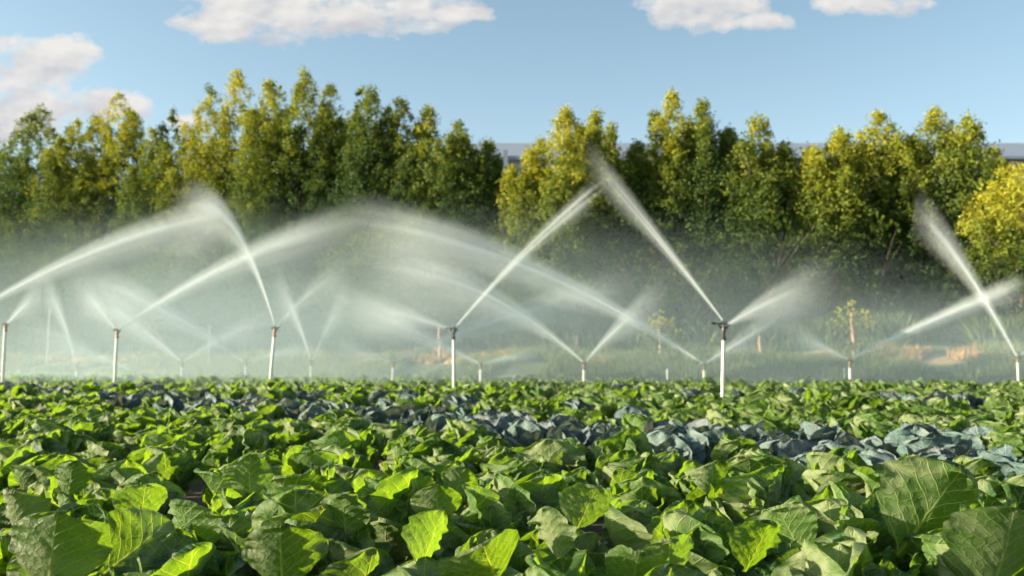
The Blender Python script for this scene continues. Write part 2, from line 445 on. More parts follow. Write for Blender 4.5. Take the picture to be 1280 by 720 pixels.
LEAF_HI = {False: leaf_set(False, 18, 29, 33), True: leaf_set(True, 10, 33, 27)}
LEAF_MD = {False: leaf_set(False, 10, 11, 12), True: leaf_set(True, 8, 19, 13)}
LEAF_LO = {False: leaf_set(False, 6, 5, 5), True: leaf_set(True, 6, 11, 7)}
HI_MESH = {}
for red in (False, True):
    HI_MESH[red] = []
    for V, Q, UV in LEAF_HI[red]:
        base = np.ones((len(V), 3))
        HI_MESH[red].append(np_mesh('leaf', V, Q, [M['red' if red else 'green']], uv=UV, col=base))
HERO_MESH = []
for k in range(10):
    V, Q, UV = leaf_grid(0.32, 0.34 * rs.uniform(0.92, 1.12), 33, 37, rs, cup=rs.uniform(0.25, 0.5), curl=rs.uniform(-0.45, -0.05), wave=rs.uniform(0.010, 0.022))
    HERO_MESH.append(np_mesh('leaf', V, Q, [M['green']], uv=UV, col=np.ones((len(V), 3)) * [0.8, 0.62, 0.55, 1.1, 0.55, 0.85, 1.0, 0.8, 0.6, 1.0][k]))  # per-leaf tint; the low values paint in shade from neighbouring plants
HEADS = {}
for red in (False, True):
    V, Q, UV = head_grid(rs, 0.08 if red else 0.075)
    HEADS[red] = np_mesh('head', V, Q, [M['red' if red else 'green']], uv=UV, col=np.ones((len(V), 3)) * (1.0 if red else 1.15))
stalk_me = None
def stalk_mesh():
    mb = MB(); mb.tube([(0, 0, -0.03), (0.004, 0, 0.05), (0, 0, 0.12)], [0.020, 0.022, 0.028], 8)
    return py_mesh('stalk', mb.v, mb.f, [M['stalk']], True)
stalk_me = stalk_mesh()

def joined(leaves, lib, rng, red, head=True):
    Vs = []; Qs = []; UVs = []; Cs = []; n = 0
    for m, sc, var in leaves:
        V, Q, UV = lib[var % len(lib)]
        A = np.array(m); W_ = V @ A[:3, :3].T + A[:3, 3]
        Vs.append(W_); Qs.append(Q + n); UVs.append(UV); n += len(V)
        Cs.append(np.ones((len(V), 3)) * rng.uniform(0.75, 1.2))
    if head:
        V, Q, UV = head_grid(rng, 0.075, 8, 6)
        Vs.append(V + np.array([0, 0, 0.2])); Qs.append(Q + n); UVs.append(UV); Cs.append(np.ones((len(V), 3)))
    return np.concatenate(Vs), np.concatenate(Qs), np.concatenate(UVs), np.concatenate(Cs)

# hero leaves of the front rows: (column, row of the blade centre, distance, height of the blade in px, yaw, lean, roll, variant)
HERO = [
    (1128, 620, 4.45, 172, -0.05, 78, 0.33, 0), (348, 690, 3.75, 110, 0.12, 66, 0.0, 1), (50, 695, 3.75, 140, 0.0, 72, 0.1, 2), (118, 668, 4.0, 115, -2.7, 58, -0.5, 3),
    (1248, 690, 3.75, 140, 0.12, 74, 0.15, 4), (935, 650, 4.1, 85, 0.5, 60, 0.1, 5), (1010, 640, 4.4, 90, -0.6, 70, -0.2, 6), (1055, 625, 4.4, 85, 1.2, 80, 0.2, 7),
    (790, 700, 3.6, 90, -0.2, 62, 0.1, 8), (310, 560, 6.2, 75, 0.1, 72, 0.0, 9), (80, 565, 6.4, 60, 0.0, 80, 0.1, 10), (565, 560, 6.3, 55, 0.2, 78, 0.2, 11),
    (940, 548, 6.6, 55, 0.0, 84, 0.0, 12), (890, 560, 6.4, 55, 0.3, 74, 0.0, 13), (620, 690, 3.9, 90, 0.8, 45, -0.4, 14), (240, 650, 4.4, 95, -0.5, 65, 0.0, 15),
    (720, 600, 5.1, 80, 0.3, 70, 0.2, 16), (430, 625, 4.9, 75, -0.4, 64, 0.1, 17), (520, 675, 4.1, 100, 1.0, 72, 0.2, 3), (700, 655, 4.3, 90, -0.9, 72, 0.0, 7),
    (840, 690, 3.9, 80, 0.2, 60, -0.1, 0), (170, 600, 5.3, 70, 0.6, 66, 0.0, 6), (1190, 640, 4.3, 90, 0.9, 66, 0.1, 9), (545, 610, 5.2, 70, 0.1, 70, 0.0, 12),
    (20, 620, 4.9, 80, -0.3, 70, 0.0, 8), (350, 615, 5.1, 75, 0.7, 60, 0.2, 13),
]

# ------------------------------------------------------------------ planting
ROW_D = Vector((-0.729, 0.684, 0)); ROW_N = Vector((0.684, 0.729, 0))
RISERS_XY = []
pts = []
rr = random.Random(5)
SP_ROW, SP_IN = 0.60, 0.50
for a in range(-60, 200):
    for b in range(-120, 200):
        p = ROW_N * (a * SP_ROW + rr.gauss(0, 0.06)) + ROW_D * (b * SP_IN + rr.gauss(0, 0.08))
        if p.y < 1.75 or abs(p.x) > p.y * 0.61 + 1.3: continue
        if edge(p.x, p.y) > 0: continue
        pts.append(p.copy())
def band(p): return p.x * 0.684 + p.y * 0.729
pts.sort(key=lambda p: p.y + 0.25 * abs(p.x) ** 0.5)
green_pts = []; red_pts = []
for p in pts:
    bnd = band(p) + rr.gauss(0, 0.12)
    far_red = (13.6 < bnd < 15.2 and 2 < p.x and rr.random() < 0.5)
    if (5.2 < bnd < 6.9 and rr.random() < 0.92) or (6.9 < bnd < 9.4 and rr.random() < 0.25) or far_red: red_pts.append(p)
    else: green_pts.append(p)

def region_word(p):
    px = 640 + p.x / p.y * F
    for lim, wd in ((160, 'far left'), (420, 'left'), (560, 'left of centre'), (720, 'centre'), (880, 'right of centre'), (1120, 'right')):
        if px < lim: return wd
    return 'far right'
def full_plant(p, red, rng, n, label, group, size=1.0, leaves=None):
    root = empty('purple_cabbage_plant' if red else 'green_cabbage_plant', (p.x, p.y, 0), rng.uniform(0, 6.28))
    tag(root, label, 'cabbage plant', group)
    for m, sc, var in (leaves or rosette(rng, n, size, red)):
        lib = HI_MESH[red]
        o = obj('leaf', lib[var % len(lib)], root); o.matrix_local = m
    h = obj('head', HEADS[red], root); h.location = (0, 0, 0.19)
    obj('stalk', stalk_me, root)
    return root

rng = np.random.default_rng(3)
n_full_green = 135
half_in = lambda p: abs(p.x) < p.y * 0.60 + 0.35
vis = [p for p in green_pts if half_in(p) and p.y > 1.75]
rest_front = [p for p in green_pts if not (half_in(p) and p.y > 1.75)]
full = vis[:n_full_green]; single = vis[n_full_green:300]; mass = vis[300:] + [p for p in rest_front if p.y > 1.75]
# front plants have labels of their own, by the hero leaf they carry
HERO_LABELS = {
    0: ('cabbage with one huge upright pale-veined leaf standing above its neighbours at the right', 1128),
    1: ('cabbage with a wide rounded dark green leaf at the bottom edge, left part', 348),
    2: ('cabbage with a big dark leaf in the bottom left corner of the photo', 50),
    3: ('cabbage with a bright yellow-green ribbed leaf beside the bottom left corner', 118),
    4: ('cabbage with a large dark green leaf in the bottom right corner', 1245),
    5: ('cabbage with a broad bowed leaf left of the huge upright leaf', 935),
    6: ('cabbage with light green cupped leaves just left of the huge upright leaf', 1010),
    8: ('cabbage with dull blue-green leaves at the bottom edge, right of centre', 790),
    14: ('cabbage with a crinkled cream-lit leaf near the bottom centre', 620),
}
for i, p in enumerate(full):
    px = 640 + p.x / p.y * F
    size = float(rng.uniform(0.82, 1.28))
    lab = 'green cabbage in front of the purple cabbages, its broad leaves overlapping the neighbouring plants'
    root = full_plant(p, False, rng, 15, lab, 'green cabbages in front of the purple ones', size)
for i, hdef in enumerate(HERO):
    cx, cy, d, hp, yaw, lean, roll, var = hdef
    d *= 0.6; hp *= 0.78
    sc = (hp / F * d) / (0.32 * math.sin(math.radians(lean))) * 1.0
    # a plant whose outer leaf stands in front of it
    b = P(cx, cy + hp / 2, d)
    zb = max(0.03, min(0.36, b.z))
    px_, py_ = b.x, d
    best = None
    root = empty('green_cabbage_plant', (px_, py_ + 0.10, 0), 0.0)
    lab = HERO_LABELS[i][0] if i in HERO_LABELS else None
    if lab is None:
        lab = 'green cabbage with one raised leaf above its neighbours, %s of front rows' % region_word(Vector((px_, py_, 0)))
        tag(root, lab, 'cabbage plant', 'green cabbages with a raised leaf')
    else:
        tag(root, lab, 'cabbage plant', 'green cabbages with a raised leaf')
    m = Matrix.Translation((0, 0, zb)) @ rot_leaf(math.pi + yaw, math.radians(lean), 0.0) @ Matrix.Rotation(roll * 1.8, 4, 'Z') @ Matrix.Scale(sc, 4)
    # upper side turned away: rotate so that the blade stands with its under side to the camera
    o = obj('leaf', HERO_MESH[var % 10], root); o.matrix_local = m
    for k, (m2, s2, v2) in enumerate(rosette(rng, 8, 0.85)):
        o = obj('leaf', HI_MESH[False][v2 % 18], root); o.matrix_local = m2
    h = obj('head', HEADS[False], root); h.location = (0, 0, 0.17)
    obj('stalk', stalk_me, root)

# single-mesh plants
VAR = {}
for red in (False, True):
    VAR[red] = []
    for k in range(9):
        V, Q, UV, C = joined(rosette(rng, 14 if not red else 12, 1.0, red), LEAF_MD[red], rng, red)
        VAR[red].append(np_mesh('cabbage', V, Q, [M['red' if red else 'green']], uv=UV, col=C))
for p in single:
    o = obj('green_cabbage_plant', VAR[False][int(rng.integers(0, 9))])
    o.location = (p.x, p.y, 0); o.rotation_euler = (rng.normal(0, 0.05), rng.normal(0, 0.05), rng.uniform(0, 6.28)); s = rng.uniform(0.82, 1.28); o.scale = (s, s, s * rng.uniform(0.85, 1.1))
    if band(p) > 7.5:
        tag(o, 'green cabbage behind the purple cabbages, at the near side of the misty far field', 'cabbage plant', 'green cabbages just behind the purple ones')
    else:
        tag(o, 'green cabbage in the rows just in front of the purple cabbages', 'cabbage plant', 'green cabbages next to the purple ones')
redvis = [p for p in red_pts if half_in(p)]
for i, p in enumerate(redvis):
    if i < 40:
        full_plant(p, True, rng, 12, 'purple blue-green cabbage with pale ruffled leaves, in the near part of the purple band', 'purple cabbages, near part of the band', float(rng.uniform(0.85, 1.15)))
    elif i < 220:
        o = obj('purple_cabbage_plant', VAR[True][int(rng.integers(0, 9))])
        o.location = (p.x, p.y, 0); o.rotation_euler = (0, 0, rng.uniform(0, 6.28)); s = rng.uniform(0.85, 1.15); o.scale = (s, s, s)
        tag(o, 'purple blue-green cabbage in the far part of the band, small among the green rows', 'cabbage plant', 'purple cabbages, far part of the band')
def mass_obj(name, plist, red, label):
    Vs = []; Qs = []; UVs = []; Cs = []; n = 0
    pro = [joined(rosette(rng, 11, 1.0, red), LEAF_LO[red], rng, red) for _ in range(8)]
    prm = [joined(rosette(rng, 12, 1.0, red), LEAF_MD[red], rng, red) for _ in range(6)]
    for p in plist:
        V, Q, UV, C = (prm if p.y < 17 else pro)[int(rng.integers(0, 6))]
        a = rng.uniform(0, 6.28); s = rng.uniform(0.85, 1.3)
        R = np.array([[math.cos(a), -math.sin(a), 0], [math.sin(a), math.cos(a), 0], [0, 0, rng.uniform(0.8, 1.12)]]) * s
        Vs.append(V @ R.T + np.array([p.x, p.y, 0])); Qs.append(Q + n); UVs.append(UV); Cs.append(C * rng.uniform(0.75, 1.25)); n += len(V)
    if not Vs: return
    o = obj(name, np_mesh(name, np.concatenate(Vs), np.concatenate(Qs), [M['red' if red else 'green']], uv=np.concatenate(UVs), col=np.concatenate(Cs)))
    tag(o, label, 'cabbage field', kind='stuff')
mass_obj('cabbage_rows', mass, False, 'far green cabbage rows reaching the misty edge of the field')
mass_obj('purple_cabbage_rows', redvis[220:] + [p for p in red_pts if not half_in(p)], True, 'far purple cabbages scattered among green rows')
# plants just outside the picture, which shade the front rows, belong to the cabbage mass as well

# ------------------------------------------------------------------ trees
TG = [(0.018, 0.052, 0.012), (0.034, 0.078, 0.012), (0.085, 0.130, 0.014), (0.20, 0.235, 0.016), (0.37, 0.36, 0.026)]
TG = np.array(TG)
def crown_mesh(name, H, R, z0, rng, n, yellow=0.4, size=0.16, lobes=7, round_=False):
    """leaf faces clumped on upright lobes; H top height, R half width, z0 underside"""
    # lobes: (x, y, base z, top z, radius)
    L = [(0, 0, z0, H, R * 0.66)]
    for i in range(lobes):
        a = i * 2.4 + rng.uniform(-0.5, 0.5); r = R * rng.uniform(0.3, 0.62)
        top = z0 + (H - z0) * (rng.uniform(0.66, 0.94) if not round_ else rng.uniform(0.75, 0.95))
        L.append((math.cos(a) * r, math.sin(a) * r, z0, top, R * rng.uniform(0.46, 0.64)))
    tot = sum(l[4] * (l[3] - l[2]) for l in L)
    cen = []; nor = []
    per = 26
    ncl = n // per
    for lx, ly, b, tp, rad in L:
        k = int(ncl * rad * (tp - b) / tot)
        f = rng.uniform(0, 1, k) ** 0.85
        z = b + (tp - b) * f
        prof = np.minimum(1, (1 - f) / (0.5 if not round_ else 0.35)) ** (0.74 if not round_ else 0.5) * np.minimum(1, 0.6 + f * 2) + 0.05
        a = rng.uniform(0, 6.283, k)
        q = np.sqrt(rng.uniform(0.25, 1.15, k))
        bump = 1 + 0.22 * np.sin(z * 2.1 + a * 2 + lx * 3) + 0.15 * np.sin(z * 5.3 + a)
        cen.append(np.stack([lx + np.cos(a) * q * rad * prof * bump, ly + np.sin(a) * q * rad * prof * bump, z], -1))
    cen = np.concatenate(cen)
    csz = rng.uniform(0.16, 0.42, len(cen)) * (1 if H > 6 else 0.1)
    ctint = np.clip(yellow + rng.normal(0, 0.10, len(cen)) + 0.95 * ((cen[:, 2] - z0) / (H - z0) - 0.62), 0, 0.999)  # yellower towards the top: autumn leaf colour plus sunlight painted into the tint
    idx = np.repeat(np.arange(len(cen)), per)
    N = len(idx)
    d = rng.normal(0, 1, (N, 3)); d /= np.linalg.norm(d, axis=1)[:, None]
    pos = cen[idx] + d * (csz[idx] * rng.uniform(0.3, 1.1, N))[:, None] * np.array([1, 1, 1.15])
    # a few stray twigs above the crown
    u_ = rng.normal(0, 1, (N, 3)) + np.array([0, 0, -0.3]); u_ /= np.linalg.norm(u_, axis=1)[:, None]
    v_ = np.cross(u_, d + rng.normal(0, 0.5, (N, 3))); v_ /= np.linalg.norm(v_, axis=1)[:, None] + 1e-6
    s = size * rng.uniform(0.6, 1.25, N)[:, None]
    wn = np.cross(u_, v_)
    A = pos - u_ * s * 0.5; B = pos + v_ * s * 0.36 + wn * s * 0.08; Cc = pos + u_ * s * 0.6; D = pos - v_ * s * 0.36 + wn * s * 0.08
    V = np.stack([A, B, Cc, D], 1).reshape(-1, 3)
    Q = np.arange(N * 4).reshape(-1, 4)
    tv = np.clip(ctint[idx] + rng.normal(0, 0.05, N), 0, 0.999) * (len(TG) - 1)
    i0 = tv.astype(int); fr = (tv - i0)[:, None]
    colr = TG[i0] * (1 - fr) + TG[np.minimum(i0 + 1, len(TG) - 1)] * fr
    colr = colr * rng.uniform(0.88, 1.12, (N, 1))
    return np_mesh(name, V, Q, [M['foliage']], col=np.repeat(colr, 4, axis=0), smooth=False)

def tree(kind, px, top, d, wpx, label, group=None, yellow=0.4, n=9000, z0f=0.06, bark='barkdark', lobes=7, size=0.13, round_=False, trunk_r=0.16):
    x = (px - 640) / F * d; gz = ground_z(x, d)
    H = CAMH + (HOR - top) / F * d - gz
    R = wpx / F * d / 2
    rg = np.random.default_rng(int(abs(px * 13 + top)))
    root = empty(kind, (x, d, gz)); tag(root, label, 'tree' if 'bush' not in kind else 'bush', group)
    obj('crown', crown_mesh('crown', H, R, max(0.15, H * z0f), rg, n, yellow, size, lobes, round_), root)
    mb = MB()
    lean = rg.uniform(-0.25, 0.25, 2)
    pts_ = [(lean[0] * f * f * 2, lean[1] * f * f * 2, -0.2 + H * 0.74 * f) for f in (0, 0.15, 0.35, 0.6, 0.8, 1)]
    mb.tube(pts_, [trunk_r * k for k in (1.25, 1.0, 0.8, 0.5, 0.3, 0.08)], 10)
    for i in range(9):
        f = rg.uniform(0.15, 0.75); a = rg.uniform(0, 6.28); l = R * rg.uniform(0.5, 0.95)
        z = H * 0.74 * f
        bx, by = lean[0] * f * f * 2, lean[1] * f * f * 2
        mb.tube([(bx, by, z), (bx + math.cos(a) * l * 0.5, by + math.sin(a) * l * 0.5, z + l * 0.7), (bx + math.cos(a) * l, by + math.sin(a) * l, z + l * 1.25)], [trunk_r * 0.4, trunk_r * 0.25, trunk_r * 0.07], 6)
    mb.build('trunk', M[bark], root, True)
    return root

def line_d(px, e0):
    k = (px - 640) / F
    return (EDGE_C + e0 * 0.62 + (4.0 * ss(640, 1280, px) if e0 > 10 else 0.0)) / (k * EDGE_N[0] + EDGE_N[1])

# front row of the tree line (column, top row, crown width px, yellow, place word)
TREES = [
    (-22, 150, 80, 0.30, 'dark green tree cut by the left edge of the photo'),
    (38, 126, 78, 0.30, 'dark green tree with a thin pointed tip, second from the left edge'),
    (84, 146, 70, 0.55, 'green tree with a yellow pointed tip left of the first bright yellow tree'),
    (137, 110, 84, 0.78, 'bright yellow-green rounded spire, first tall yellow tree from the left'),
    (182, 158, 64, 0.42, 'lower green tree just right of the first yellow tree'),
    (226, 150, 78, 0.72, 'yellow-green tree with a gap of sky on its left, left of the tallest trees'),
    (286, 79, 82, 0.85, 'tallest yellow-leaved tree, left one of the high group'),
    (330, 96, 72, 0.62, 'tall tree in the middle of the high group'),
    (374, 80, 84, 0.52, 'tall tree with several leafy spires, right one of the high group'),
    (418, 142, 66, 0.25, 'low dark tree right beside the high group'),
    (459, 104, 66, 0.22, 'narrow dark green spire right of the high group'),
    (497, 120, 70, 0.35, 'dark green tree next to the narrow dark spire'),
    (532, 130, 70, 0.58, 'tree with yellow-tipped crown, left half of the sloping row'),
    (572, 150, 72, 0.35, 'green tree in the sloping row left of the gap'),
    (610, 172, 66, 0.30, 'last and lowest green tree of the sloping row before the gap'),
    (664, 184, 60, 0.72, 'low yellow tree standing in front of the grey roof gap'),
    (708, 132, 84, 0.78, 'pale yellow tree behind the crossing water jets'),
    (747, 138, 50, 0.62, 'narrow pointed tree behind the tip of the tallest jet'),
    (800, 176, 66, 0.38, 'low green tree in the dip right of the tallest jet'),
    (845, 110, 74, 0.74, 'tall yellow tree above the tall riser on the right'),
    (884, 122, 66, 0.35, 'slim green spire beside the tall yellow tree on the right'),
    (917, 160, 60, 0.32, 'lower dark tree between the slim spire and its right neighbour'),
    (953, 142, 78, 0.55, 'broad green tree right of the slim spire, before the V-shaped sky gap'),
    (985, 178, 54, 0.35, 'small tree on the left side of the V-shaped sky gap'),
    (1022, 184, 62, 0.65, 'small yellow-green tree on the right side of the V-shaped sky gap'),
    (1056, 162, 78, 0.68, 'rounded yellow-green tree left of the two tall right-hand trees'),
    (1110, 137, 80, 0.72, 'tall pointed tree, left one of the two tall right-hand trees'),
    (1178, 133, 104, 0.58, 'broad two-tipped tree, right one of the two tall right-hand trees'),
]
rj = random.Random(9)
for px, top, wd, yel, lab in TREES:
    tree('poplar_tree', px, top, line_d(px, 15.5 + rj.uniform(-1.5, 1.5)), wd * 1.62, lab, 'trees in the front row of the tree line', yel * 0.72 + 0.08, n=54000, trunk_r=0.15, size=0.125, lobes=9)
# second row behind closes the gaps
for i, px in enumerate(range(-40, 1230, 48)):
    tp = min(q[1] for q in TREES if abs(q[0] - px) < 70) + rj.randint(22, 50) if px < 1200 else 200
    if 595 < px < 690: tp = 212
    if 765 < px < 815: tp = 205
    if 985 < px < 1015: tp = 190
    if px > 1130: continue
    tree('poplar_tree', px + rj.uniform(-8, 8), tp, line_d(px, 20.5), 118, 'green tree in the second row, seen through the front row of the tree line', 'trees of the second row', 0.25, n=16000, size=0.17)
# low bushy undergrowth in front of the trunks
for i, px in enumerate(range(-20, 1330, 54)):
    pxx = px + rj.uniform(-18, 18)
    tp = 310 + rj.randint(-50, 35)
    if 1150 < pxx: tp += 25
    tree('dark_bush', pxx, tp, line_d(pxx, 12.8 + rj.uniform(-1, 1)), 140, 'dark leafy bush at the foot of the tree line, half veiled by mist', 'bushes at the foot of the tree line', 0.2, n=12000, z0f=0.0, lobes=5, size=0.13, round_=True, trunk_r=0.07)
tree('round_tree', 1282, 205, line_d(1282, 11.5), 128, 'bright yellow rounded tree cut by the right edge of the photo', None, 0.85, size=0.11, n=24000, z0f=0.3, round_=True, lobes=8)
tree('field_tree', 1252, 182, 66, 52, 'small pale tree in front of the grey warehouse, beyond the tree line', None, 0.5, n=9000, z0f=0.55, round_=True, lobes=4, size=0.2)
# lit young trees at the foot of the line
def stub_tree(px, base, d, h, label, fol):
    x = (px - 640) / F * d; gz = ground_z(x, d)
    root = empty('young_tree', (x, d, gz)); tag(root, label, 'tree')
    mb = MB(); r = 0.075
    mb.tube([(0, 0, -0.1), (0.02, 0, h * 0.4), (-0.03, 0, h * 0.75), (-0.02, 0, h)], [r * 1.2, r, r * 0.9, r * 0.7], 10)
    mb.tube([(0.02, 0, h * 0.40), (0.35, 0.05, h * 0.75), (0.62, 0.1, h * 1.05)], [r * 0.8, r * 0.6, r * 0.3], 8)
    mb.build('trunk', M['bark'], root, True)
    if fol:
        rg = np.random.default_rng(int(px))
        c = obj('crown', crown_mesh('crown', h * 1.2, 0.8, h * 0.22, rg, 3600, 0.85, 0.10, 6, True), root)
    return root
stub_tree(1066, 450, line_d(1066, 8.5), 1.9, 'forked pale trunk with golden leaves behind the second riser from the right', True)
stub_tree(550, 440, line_d(550, 9.5), 1.6, 'sunlit leaning young trunk just left behind the dark-headed riser', False)
stub_tree(950, 440, line_d(950, 9.0), 1.0, 'short sunlit trunk standing right of the tallest riser', False)
stub_tree(199, 420, line_d(199, 10.0), 2.0, 'sunlit young trunk behind the crossing jets at the left', True)
stub_tree(825, 430, line_d(825, 10.0), 1.7, 'golden young tree behind the jets left of the tallest riser', True)

def post(px, top, base, d, r, label, cat, name):
    x = (px - 640) / F * d; z1 = P(px, top, d).z; z0 = ground_z(x, d) - 0.05
    root = empty(name, (x, d, 0)); tag(root, label, cat)
    MB().tube([(0, 0, z0), (0.004, 0, (z0 + z1) / 2), (0.01, 0, z1)], [r, r, r * 0.95], 12).build('shaft', M['grey'] if cat == 'post' else M['pipe'], root, True)
    MB().tube([(0.01, 0, z1 - 0.01), (0.01, 0, z1 + 0.03), (0.01, 0, z1 + 0.045)], [r * 1.35, r * 1.35, r * 0.6], 12).build('cap', M['grey'] if cat == 'post' else M['pipe'], root, True)
post(61, 388, 430, line_d(61, 6.0), 0.05, 'pale post standing in the mist behind the far left jets', 'post', 'fence_post')
post(262, 408, 440, line_d(262, 6.0), 0.035, 'faint pale post in the mist left of the bright leaning riser', 'post', 'fence_post')
post(1053, 462, 475, 25.5, 0.03, 'short white pipe stub just left of the riser by the forked trunk', 'pipe', 'pipe_stub')
post(833, 463, 475, 26.5, 0.025, 'short white pipe stub left of the tallest riser at the field edge', 'pipe', 'pipe_stub')

# grass and dry tufts on the bank
def tufts(name, n, e0, e1, cols, h0, h1, label, seed):
    rg = np.random.default_rng(seed)
    e_ = rg.uniform(e0, e1, n); k = rg.uniform(-0.66, 0.66, n)
    dd = (EDGE_C + e_) / (k * EDGE_N[0] + EDGE_N[1]); xx = k * dd
    # gather into patches
    keep = (np.sin(xx * 0.45 + dd * 0.3 + seed) + np.sin(xx * 1.1 - dd * 0.6)) > (-0.9 if 'straw' not in name else 0.1)
    xx, dd = xx[keep], dd[keep]; n = len(xx)
    zz = np.array([ground_z(a, b) for a, b in zip(xx, dd)])
    per = 14
    idx = np.repeat(np.arange(n), per); N = len(idx)
    a = rg.uniform(0, 6.283, N); r = rg.uniform(0, 0.22 if 'under' not in name else 0.4, N)
    bx = xx[idx] + np.cos(a) * r; by = dd[idx] + np.sin(a) * r; bz = zz[idx] - 0.02
    hh = rg.uniform(h0, h1, n)[idx] * rg.uniform(0.5, 1.1, N); wd = rg.uniform(0.02, 0.05, N) * (1 if 'under' not in name else 2.2)
    ln = rg.normal(0, 0.35, (N, 2)) * hh[:, None]
    t_ = rg.uniform(0, 3.14, N)
    A = np.stack([bx - np.cos(t_) * wd, by - np.sin(t_) * wd, bz], -1); B = np.stack([bx + np.cos(t_) * wd, by + np.sin(t_) * wd, bz], -1)
    C = np.stack([bx + ln[:, 0], by + ln[:, 1], bz + hh], -1)
    V = np.stack([A, B, C], 1).reshape(-1, 3); Q = np.arange(N * 3).reshape(-1, 3)
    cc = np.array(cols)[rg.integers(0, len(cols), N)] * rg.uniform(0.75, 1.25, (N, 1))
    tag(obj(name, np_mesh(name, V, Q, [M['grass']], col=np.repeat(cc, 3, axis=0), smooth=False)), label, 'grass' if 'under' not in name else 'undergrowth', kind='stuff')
tufts('grass', 11000, 2.2, 8, [(0.05, 0.10, 0.025), (0.09, 0.14, 0.035), (0.18, 0.19, 0.06)], 0.15, 0.50, 'green grass and weeds on the bank behind the field', 1)
tufts('dry_grass', 3500, 0.9, 3.0, [(0.28, 0.22, 0.14), (0.22, 0.19, 0.11)], 0.08, 0.25, 'dry grey-brown stubble along the field edge', 2)
tufts('straw_grass', 4500, 5.0, 7.6, [(0.50, 0.33, 0.17), (0.42, 0.28, 0.15)], 0.12, 0.4, 'straw-coloured dry grass catching the sun below the trees', 4)

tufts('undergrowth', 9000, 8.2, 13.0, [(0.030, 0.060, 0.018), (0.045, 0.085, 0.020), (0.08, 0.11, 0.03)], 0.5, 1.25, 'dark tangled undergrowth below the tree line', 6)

# ------------------------------------------------------------------ warehouse beyond the trees
D_W = 100.0
def warehouse():
    def X(px): return (px - 640) / F * D_W
    x0, x1 = X(560), X(1420); zt = P(0, 178, D_W + 15).z; ze = P(0, 197, D_W).z
    gz = ground_z(0, D_W)
    root = empty('warehouse', ((x0 + x1) / 2, D_W, gz)); tag(root, 'long grey-roofed warehouse with pale walls showing through gaps in the tree line', 'building')
    W_ = x1 - x0; h = ze - gz
    MB().box((0, 15, h / 2), (W_, 30, h)).build('wall', M['wallpale'], root)
    # roof: pitched sheet with ribs
    mb = MB(); hw = W_ / 2 + 0.5
    pr_ = [(-0.7, h), (15, zt - gz), (30.7, h), (30.7, h + 0.35), (15, zt - gz + 0.35), (-0.7, h + 0.35)]
    n = 6
    for sx in (-hw, hw):
        for y, z in pr_: mb.v.append((sx, y, z))
    mb.f += [(0, 1, 2, 3, 4, 5)[::-1], (6, 7, 8, 9, 10, 11)]
    for k in range(6): mb.f.append((k, (k + 1) % 6, 6 + (k + 1) % 6, 6 + k))
    rf = mb.build('roof', M['roof'], root)
    m2 = MB()
    for px in (590, 632, 830, 1040, 1226, 1330):
        m2.box((X(px) - root.location.x, -0.75, h * 0.98), (0.5, 0.12, 3.0))
    m2.build('downpipe', M['wallpale'], root)
    for px in range(600, 1400, 60):
        wv = MB().box((X(px + 12) - root.location.x, -0.06, h * 0.72), (3.9, 0.12, 2.6)).build('window', M['glass'], root)
        MB().box((X(px + 12) - root.location.x, -0.14, h * 0.72), (0.12, 0.1, 2.6)).build('frame', M['wallpale'], wv)
    # gable dormer seen in the gap by the tallest jet
    mb = MB(); g0, g1 = X(764) - root.location.x, X(824) - root.location.x
    b = h - 0.2; tz = P(0, 181, D_W).z - gz
    mb.v += [(g0, -1.2, b), (g1, -1.2, b), ((g0 + g1) / 2, -1.2, tz), (g0, 14, b), (g1, 14, b), ((g0 + g1) / 2, 14, tz)]
    mb.f += [(0, 1, 2), (3, 5, 4), (0, 2, 5, 3), (1, 4, 5, 2), (0, 3, 4, 1)]
    mb.build('gable', M['wallpale'], root)
warehouse()

